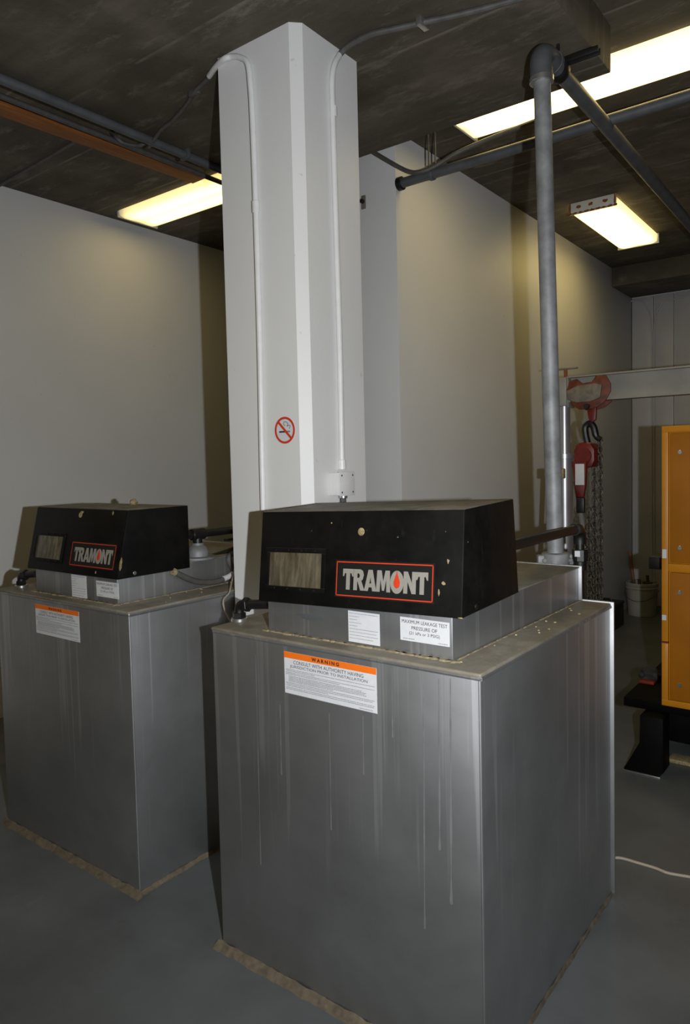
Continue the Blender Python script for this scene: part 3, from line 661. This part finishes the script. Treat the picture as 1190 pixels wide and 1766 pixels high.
# ------------------------------------------------------------------ pipes and board on the left
zl = ZD-.02; xa = on('Z', zl, 20, 141).x
lp = thing('ceiling_pipe', (xa, 1.6, zl-.02), 'long grey pipe under the left edge of the concrete band', 'pipe', 'ceiling pipes')
obj('pipe', tube([(xa-.01, -2.9, zl-.003), (xa-.002, 4.6, zl-.003)], .0215, 16), 'greypipe', lp)
for yy in (.6, 2.55): obj('strap', box(xa-.03, xa+.03, yy-.01, yy+.01, zl-.027, ZD, .002), 'greypipe', lp)
x2 = on('Z', 3.305, 60, 188)
lp2 = obj('thin_pipe', tube([(x2.x-.02, -2.9, 3.305), (x2.x-.005, 1.4, 3.305), (x2.x+.005, 4.4, 3.305)], .014, 12), 'cable'); tag(lp2, 'thin dark pipe between the long grey pipe and the wooden board', 'pipe', 'ceiling pipes')
wx0, wx1 = -3.60, -3.475
wbm = box(wx0, wx1, .3, 3.17, 3.383, ZC-.001, .003); bmesh.ops.rotate(wbm, verts=wbm.verts, cent=(-3.53, 2.5, 3.4), matrix=Matrix.Rotation(-.045, 3, 'Z'))
tag(obj('wooden_board', wbm, 'wood'), 'orange-brown wooden board fixed to the ceiling on the left', 'board')
cpA = on('Z', ZC-.016, 20, 308); cpB = on('Z', ZC-.016, 125, 247)
tag(obj('ceiling_conduit', tube([cpA + (cpA-cpB)*.35, cpA, cpB, (-3.53, cpB.y-.02, ZC-.016)], .009, 10), 'cable'), 'thin conduit crossing the ceiling to the wooden board', 'conduit')

# ------------------------------------------------------------------ fluorescent fixtures
def fixture(label, x0, x1, y0, y1, zb, axis, variant=''):
    f = thing('ceiling_light', ((x0+x1)/2, (y0+y1)/2, zb), label, 'ceiling light', 'fluorescent ceiling lights')
    e = .012
    obj('housing', box(x0+.02, x1-.02, y0+.02, y1-.02, zb+.045, ZC, .004), 'housing', f)
    # wrap-around diffuser with sloping sides
    if axis == 'X':
        pr = [(y0, zb+.06), (y0+.012, zb+.012), (y0+.05, zb), ((y0+y1)/2, zb+.004), (y1-.05, zb), (y1-.012, zb+.012), (y1, zb+.06)]
        bm = prism(pr, 'X', x0+e, x1-e)
        ends = [box(x0, x0+e, y0-.003, y1+.003, zb-.003, ZC-.002, .002), box(x1-e, x1, y0-.003, y1+.003, zb-.003, ZC-.002, .002)]
    else:
        pr = [(x0, zb+.06), (x0+.012, zb+.012), (x0+.05, zb), ((x0+x1)/2, zb+.004), (x1-.05, zb), (x1-.012, zb+.012), (x1, zb+.06)]
        bm = prism(pr, 'Y', y0+e, y1-e)
        ends = [box(x0-.003, x1+.003, y0, y0+e, zb-.003, ZC-.002, .002), box(x0-.003, x1+.003, y1-e, y1, zb-.003, ZC-.002, .002)]
    obj('diffuser', bm, 'lens'+axis+variant, f, smooth=False)
    for b in ends:
        ec = obj('end_cap', b, 'housing', f)
    if axis == 'Y':
        bm = B()
        for i, u in enumerate((.2, .47, .78)): blob((x0+(x1-x0)*u, y0-.0005, zb+.045), (1, 0, 0), (0, 0, 1), .018, .014, i, bm, .001)
        for i in range(9): blob((x0+(x1-x0)*i/8, y0-.0005, zb+.003), (1, 0, 0), (0, 0, 1), .022, .009, 20+i, bm, .001)
        blob((x0+.004, y0-.0005, zb+.04), (1, 0, 0), (0, 0, 1), .007, .05, 33, bm, .001); blob((x1-.004, y0-.0005, zb+.04), (1, 0, 0), (0, 0, 1), .007, .05, 34, bm, .001)
        obj('rust_spots', bm, 'rust', f)
    else:
        bm = B()
        for i in range(12): blob((x0+e+.001+(x1-x0)*.09*i, y0-.001, zb+.058), (1, 0, 0), (0, 0, 1), .07, .006, 60+i, bm, .001)
        obj('rust_edge', bm, 'rust', f)
    return f
fixture('lit fluorescent fixture partly hidden by the concrete band, crossing the vent pipe', -1.885, -.60, 3.43, 3.76, 3.365, 'X')
fixture('lit fluorescent fixture with rusty end cap at the far right', -1.885, -1.562, 5.22, 6.38, 3.33, 'Y')
fixture('lit fluorescent fixture at the left beside the end of the wooden board', -4.40, -3.13, 3.20, 3.54, 3.365, 'X', 'dim')  # emission turned down to lessen the glow on the left wall

fixture('lit fluorescent fixture overhead of the photographer, out of frame', -.93, .29, -.60, -.27, 3.365, 'X', 'boosted')  # emission turned up to put more warm light on the column front
fixture('lit fluorescent fixture in the near left bay, out of frame', -4.40, -3.18, -.40, -.07, 3.365, 'X')
# ------------------------------------------------------------------ gantry with trolley and lever hoist
GY = 4.18; zb0, zb1 = 1.912, 2.061; XG = -1.548
ga = thing('gantry_crane', (XG, GY, 0), 'cream steel gantry with a level beam on a bright telescopic post', 'gantry')
def ibeam(x0, x1, z0, z1, w, y, t=.009):
    bm = box(x0, x1, y-w/2, y+w/2, z0, z0+t); box(x0, x1, y-w/2, y+w/2, z1-t, z1, 0, bm); box(x0, x1, y-.004, y+.004, z0+t-.001, z1-t+.001, 0, bm); return bm
obj('beam', ibeam(XG+.03, 2.7, zb0, zb1, .085, GY), 'cream', ga)
obj('head_bracket', box(XG-.055, XG+.035, GY-.06, GY+.06, zb0-.02, zb1-.005, .004), 'cream', ga)
obj('end_plate', box(XG+.035, XG+.043, GY-.05, GY+.05, zb0-.03, zb1, .002), 'cream', ga)
obj('top_bolt', cyl((XG+.01, GY, zb1-.01), (0, 0, 1), .010, 0, .055, 10), 'rust', ga)
obj('tee_handle', box(XG-.10, XG+.08, GY-.012, GY+.012, zb1+.045, zb1+.053, .002), 'dirtmetal', ga)
obj('inner_post', tube([(XG, GY, 1.40), (XG, GY, zb0-.02)], .034, 20), 'alum', ga)
obj('outer_post', tube([(XG, GY, .12), (XG, GY, 1.60)], .046, 22), 'alum', ga)
obj('post_collar', cyl((XG, GY, 1.585), (0, 0, 1), .052, 0, .03, 22), 'alum', ga)
obj('brace', tube([(XG-.06, GY-.04, 1.50), (XG-.11, GY-.08, .14)], .016, 12), 'cream', ga)
obj('rear_brace', tube([(XG+.05, GY+.05, 1.45), (XG+.06, GY+.55, .14)], .016, 12), 'cream', ga)
obj('brace_clamp', box(XG-.09, XG+.02, GY-.075, GY-.02, 1.47, 1.53, .006), 'chip', ga)
obj('base_rail', box(XG-.05, XG+.05, GY-.55, GY+.65, .08, .14, .006), 'cream', ga)
for yy in (GY-.48, GY+.58):
    w = obj('caster_fork', box(XG-.03, XG+.03, yy-.03, yy+.03, .05, .08, .004), 'black', ga); obj('caster_wheel', cyl((XG-.02, yy, .04), (1, 0, 0), .04, 0, .04, 20), 'black', w)
obj('far_post', tube([(2.66, GY, .0), (2.66, GY, zb0)], .046, 20), 'alum', ga)

TX = -1.392
tr = thing('beam_trolley', (TX, GY, 1.80), 'grimy orange beam trolley riding on the gantry beam', 'trolley')
out = [(-.12, .055), (-.10, .105), (-.06, .115), (-.03, .085), (.03, .09), (.055, .125), (.105, .12), (.13, .075), (.13, .03), (.10, -.02), (.06, -.05), (.02, -.06), (-.05, -.06), (-.09, -.03)]
zt = 1.925
for s, nm in ((-1, 'near'), (1, 'far')):
    yy = GY + s*.055
    obj('side_plate', prism([(TX+x, zt+z) for x, z in out], 'Y', yy-.006, yy+.006, .002), 'orange', tr)
obj('grime_plate', prism([(TX-.11, zt+.0), (TX-.115, zt+.05), (TX-.05, zt+.075), (TX+.05, zt+.08), (TX+.085, zt+.07), (TX+.075, zt+.0), (TX+.02, zt-.02), (TX-.06, zt-.02)], 'Y', GY-.075, GY-.061, .003), 'dirtmetal', tr)
for dx in (-.075, .08):
    obj('wheel', cyl((TX+dx, GY-.048, zb0+.038), (0, 1, 0), .03, 0, .03, 18), 'orange', tr); obj('wheel', cyl((TX+dx, GY+.018, zb0+.038), (0, 1, 0), .03, 0, .03, 18), 'orange', tr)
obj('cross_shaft', cyl((TX, GY-.08, zt-.045), (0, 1, 0), .016, 0, .16, 14), 'black', tr)
obj('hanger_eye', prism([(TX-.025, zt-.03), (TX+.035, zt-.03), (TX+.03, zt-.12), (TX+.005, zt-.14), (TX-.012, zt-.11)], 'Y', GY-.012, GY+.012, .004), 'red', tr)

HX = -1.412; HB = 1.60
hs = thing('lever_hoist', (HX, GY-.03, 1.29), 'red lever chain hoist hanging from the orange trolley', 'hoist')
obj('top_hook', tube(smoothpath([(HX, GY, 1.675), (HX-.01, GY, 1.72), (HX-.012, GY, 1.765), (HX+.012, GY, 1.785), (HX+.035, GY, 1.765), (HX+.05, GY, 1.71), (HX+.075, GY, 1.69)], 5), [.019]*25 + [.016]*6, 10), 'black', hs)
body = [(-.055, .03), (-.04, .065), (0, .08), (.04, .07), (.062, .035), (.062, -.03), (.045, -.065), (-.03, -.07), (-.055, -.04)]
obj('gear_case', prism([(HX+x, HB+z) for x, z in body], 'Y', GY-.075, GY+.05, .008), 'red', hs)
obj('case_disc', cyl((HX, GY-.075, HB), (0, -1, 0), .048, 0, .014, 24), 'red', hs)
lv = obj('lever', prism([(HX-.055, HB-.03), (HX+.03, HB-.03), (HX+.022, HB-.16), (HX+.012, HB-.235), (HX-.030, HB-.235), (HX-.042, HB-.16)], 'Y', GY-.105, GY-.083, .005), 'red', hs)
obj('lever_label', box(HX-.036, HX+.016, GY-.1065, GY-.104, HB-.165, HB-.045, .001), 'paper', lv)
obj('grip', box(HX-.033, HX+.014, GY-.108, GY-.080, HB-.325, HB-.235, .007), 'black', lv)
def chainlinks(x, y, ztop, zbot, bm, L=.026, r=.0030, w=.009):
    z = ztop; k = 0
    while z > zbot:
        a = k*math.pi/2 + .4; u = Vector((math.cos(a), math.sin(a), 0)); c = Vector((x, y, z)); n = 10
        path = []
        for q in range(n+1):
            t = 2*math.pi*q/n; sx = math.cos(t)*w; sz = math.sin(t)*w + (L/2-w*.6)*(1 if math.sin(t) > .01 else (-1 if math.sin(t) < -.01 else 0))
            path.append(c + u*sx + Vector((0, 0, sz)))
        tube(path, r, 5, bm, cap=False); z -= L*.78; k += 1
for dx, zt_, zbm in ((.005, 1.28, .35), (.038, 1.53, .20), (.072, 1.68, .12)):
    bm = B(); chainlinks(HX+dx, GY+.0, zt_, zbm, bm, .030, .0042, .0115); tag(obj('chain', bm, 'chain', hs), kind='stuff')
bm = B(); 
for k in range(3): chainlinks(HX+.02+.02*k, GY+.03-.02*k, 1.22-.1*k, .15, bm, .030, .0042, .0115)
tag(obj('slack_chain', bm, 'chain', hs), kind='stuff')

# ------------------------------------------------------------------ yellow generator on its skid
YG = 3.76; gx = on('Y', YG, 1141, 900).x; gz0 = on('Y', YG, 1141, 1216).z; gz1 = on('Y', YG, 1141, 735).z
gen = thing('generator', (gx+.33, YG+.6, 0), 'yellow generator enclosure on a black skid at the right edge', 'generator')
GX1 = gx + .66
obj('enclosure', box(gx, GX1, YG+.02, YG+1.3, gz0, gz1, .006), 'yellow', gen)
zs = on('Y', YG, 1141, 1107).z
pw = on('Y', YG, 1154, 900).x - gx
obj('frame_post', box(gx, gx+pw-.004, YG, YG+.02, zs+.004, gz1-.03, .003), 'yellow', gen)
obj('frame_post', box(gx, gx+pw-.004, YG, YG+.02, gz0+.03, zs-.004, .003), 'yellow', gen)
obj('top_rail', box(gx, GX1, YG, YG+.02, gz1-.032, gz1, .003), 'yellow', gen)
obj('bottom_rail', box(gx, GX1, YG, YG+.02, gz0, gz0+.032, .003), 'yellow', gen)
zm0, zm1 = on('Y', YG, 1155, 986).z, on('Y', YG, 1155, 972).z
obj('middle_rail', box(gx+pw-.004, GX1, YG, YG+.02, zm0, zm1, .003), 'yellow', gen)
for (za_, zb_, sc) in ((zm1+.004, gz1-.036, (780, 945)), (gz0+.036, zm0-.004, (1022, 1182))):
    for i in range(1):
        x0 = gx+pw+.003
        dp = obj('door_panel', box(x0, GX1-.05, YG+.006, YG+.02, za_, zb_, .004), 'yellowdk', gen)
        for sy in sc:
            z = on('Y', YG, 1168, sy).z; obj('screw', cyl((x0+.045, YG+.006, z), (0, -1, 0), .011, 0, .006, 14), 'steel', dp)
obj('seam_strip', box(gx-.001, gx+pw-.004, YG-.001, YG+.02, zs-.004, zs+.004), 'redcloth', gen)
for (x, y, w, h) in ((1146, 955, .020, .044), (1145.5, 1065, .020, .026)):
    k = on('Y', YG, x, y); obj('sticker', box(k.x-w/2, k.x+w/2, YG-.001, YG+.001, k.z-h/2, k.z+h/2), 'paper', gen)
k = on('Y', YG+.25, 1130, 968); obj('side_latch_box', box(k.x-.02, gx+.01, YG+.20, YG+.36, k.z-.035, k.z+.03, .004), 'black', gen)
kx = on('Z', gz0-.01, 1077, 1202).x
obj('skid_deck', box(kx, GX1, YG+.04, YG+1.5, gz0-.05, gz0-.004, .003), 'skid', gen)
lx = on('Y', YG+.02, 1108, 1250).x
obj('skid_side', box(lx, GX1, YG+.10, YG+1.45, .14, gz0-.05, .004), 'skid', gen)
fa = on('Z', 0, 1076, 1328); fb = on('Z', 0, 1136, 1338)
obj('leg', prism([(fa.x, 0), (fa.x, .012), (lx+.01, .16), (lx+.01, gz0-.05), (lx+.12, gz0-.05), (lx+.12, .16), (fa.x+.19, .03), (fa.x+.17, .012), (fa.x+.17, 0)], 'Y', fa.y, fa.y+.12, .002), 'skid', gen)
obj('foot_plate', box(fa.x-.004, fa.x+.175, fa.y-.006, fa.y+.126, 0, .006, .001), 'steel', gen)
obj('leg', prism([(fa.x+.62, 0), (fa.x+.62, .012), (lx+.53, .16), (lx+.53, gz0-.05), (lx+.64, gz0-.05), (lx+.64, .16), (fa.x+.81, .03), (fa.x+.79, .012), (fa.x+.79, 0)], 'Y', fa.y, fa.y+.12, .002), 'skid', gen)
k = on('Z', gz0, 1122, 1168)
rg = thing('rag', (k.x, k.y, gz0-.004), 'crumpled grey rag with a red strip on the black skid left of the yellow enclosure', 'rag')
bm = B(); bmesh.ops.create_icosphere(bm, subdivisions=3, radius=.06)
for v in bm.verts:
    q = random.uniform(.85, 1.12); v.co = Vector((v.co.x*1.0*q, v.co.y*1.3*q, max(0, v.co.z+.02)*.75*q)) + Vector((k.x, k.y, gz0-.004))
obj('cloth', bm, 'rag', rg)
obj('red_strip', box(k.x-.03, k.x+.05, k.y-.13, k.y-.085, gz0-.004, gz0+.012, .004), 'redcloth', rg)
k = on('Z', 0, 1162, 1330)
tag(obj('wood_scrap', box(k.x-.05, k.x+.12, k.y+.10, k.y+.19, 0, .02, .003), 'chip'), 'pale scrap of board on the floor by the black skid foot', 'scrap')

# ------------------------------------------------------------------ far corner: bucket, dark case, conduits
bc = on('Z', 0, 1107, 1060); bc = Vector((max(bc.x, XW+.17), min(bc.y, YB-.2), 0)); 
bk = thing('bucket', bc, 'dirty white plastic bucket of scraps in the far corner', 'bucket')
bm = lathe([(.125, 0), (.130, .004), (.148, .27), (.156, .275), (.156, .285), (.150, .29), (.154, .30), (.154, .325), (.150, .33), (.142, .33), (.138, .29), (.12, .012)], bc, seg=28)
obj('pail', bm, 'bucket', bk)
obj('bail_handle', tube([bc + Vector((math.cos(a)*.158, -.158*abs(math.sin(a)) - .01*math.sin(a), .26 - .10*math.sin(a))) for a in [math.pi*i/14 for i in range(15)]], .0035, 6), 'cable', bk)
SCR = ['dark scrap at the right rim of the white bucket', 'dark scrap leaning at the front right of the white bucket', 'dark scrap at the back of the white bucket', 'dark scrap at the left rim of the white bucket', 'dark scrap at the front of the white bucket', 'dark scrap in the middle of the white bucket']
for i in range(6):
    a = i*1.05; p = bc + Vector((math.cos(a)*.085, math.sin(a)*.085, .0)); q = p + Vector((random.uniform(-.02, .02), random.uniform(-.02, .02), .33+random.uniform(.0, .06)))
    tag(obj('scrap', tube([p + Vector((0, 0, .03)), (p+q)/2 + Vector((.01, 0, .02)), q], .016, 7), 'junk'), SCR[i], 'scrap', 'scraps in the bucket')
hb = bc + Vector((-.045, .02, .03)); ht = on('Y', bc.y+.05, 1086, 950)
tag(obj('broom_handle', tube([hb, (max(ht.x, XW+.03), ht.y, ht.z)], .014, 10), 'stick'), 'brown wooden handle standing in the white bucket', 'handle')
k = on('Z', 0, 1068, 1083)
cs = thing('dark_case', (k.x-.14, k.y, 0), 'black equipment case on the floor behind the near tank', 'case')
obj('case_body', box(max(k.x-.30, XW+.02), k.x, k.y-.2, k.y+.15, .0, .20, .01), 'black', cs)
obj('case_lid', box(max(k.x-.30, XW+.02)-.004, k.x+.004, k.y-.204, k.y+.154, .203, .235, .008), 'black', cs)
obj('case_handle', tube(fillet([(k.x-.2, k.y-.03, .235), (k.x-.2, k.y-.03, .27), (k.x-.06, k.y-.03, .27), (k.x-.06, k.y-.03, .235)], .02), .008, 8), 'black', cs)
for s, g in ((-1, 'left'), (1, 'right')):
    base = on('Y', YB-.012, 1126+s*2, 700); tp = on('Y', YB-.012, 1126+s*3, 560); ar = on('Y', YB-.012, 1126+s*14, 526); ar2 = on('Y', YB-.012, 1126+s*24, 519)
    tag(obj('wall_conduit', tube(smoothpath([(base.x, YB-.012, .05), (base.x, YB-.012, 1.5), base, tp, ar, ar2, ar2 + Vector((s*.2, 0, .02))], 6), .008, 8), 'backpanel'),
        'thin white conduit on the far panelled wall bending to the %s at the top' % g, 'conduit', 'conduits on the far wall')
# cord on the floor
cpts = [on('Z', .005, *p) for p in ((1030, 1477), (1052, 1478), (1072, 1480), (1100, 1488), (1130, 1497), (1150, 1505), (1170, 1509), (1200, 1514))]
cpts[0] = Vector((-.95, cpts[1].y+.02, .005))
tag(obj('floor_cord', tube(smoothpath(cpts, 6), .0055, 8), 'cord'), 'pale cord lying on the floor right of the near tank', 'cord')
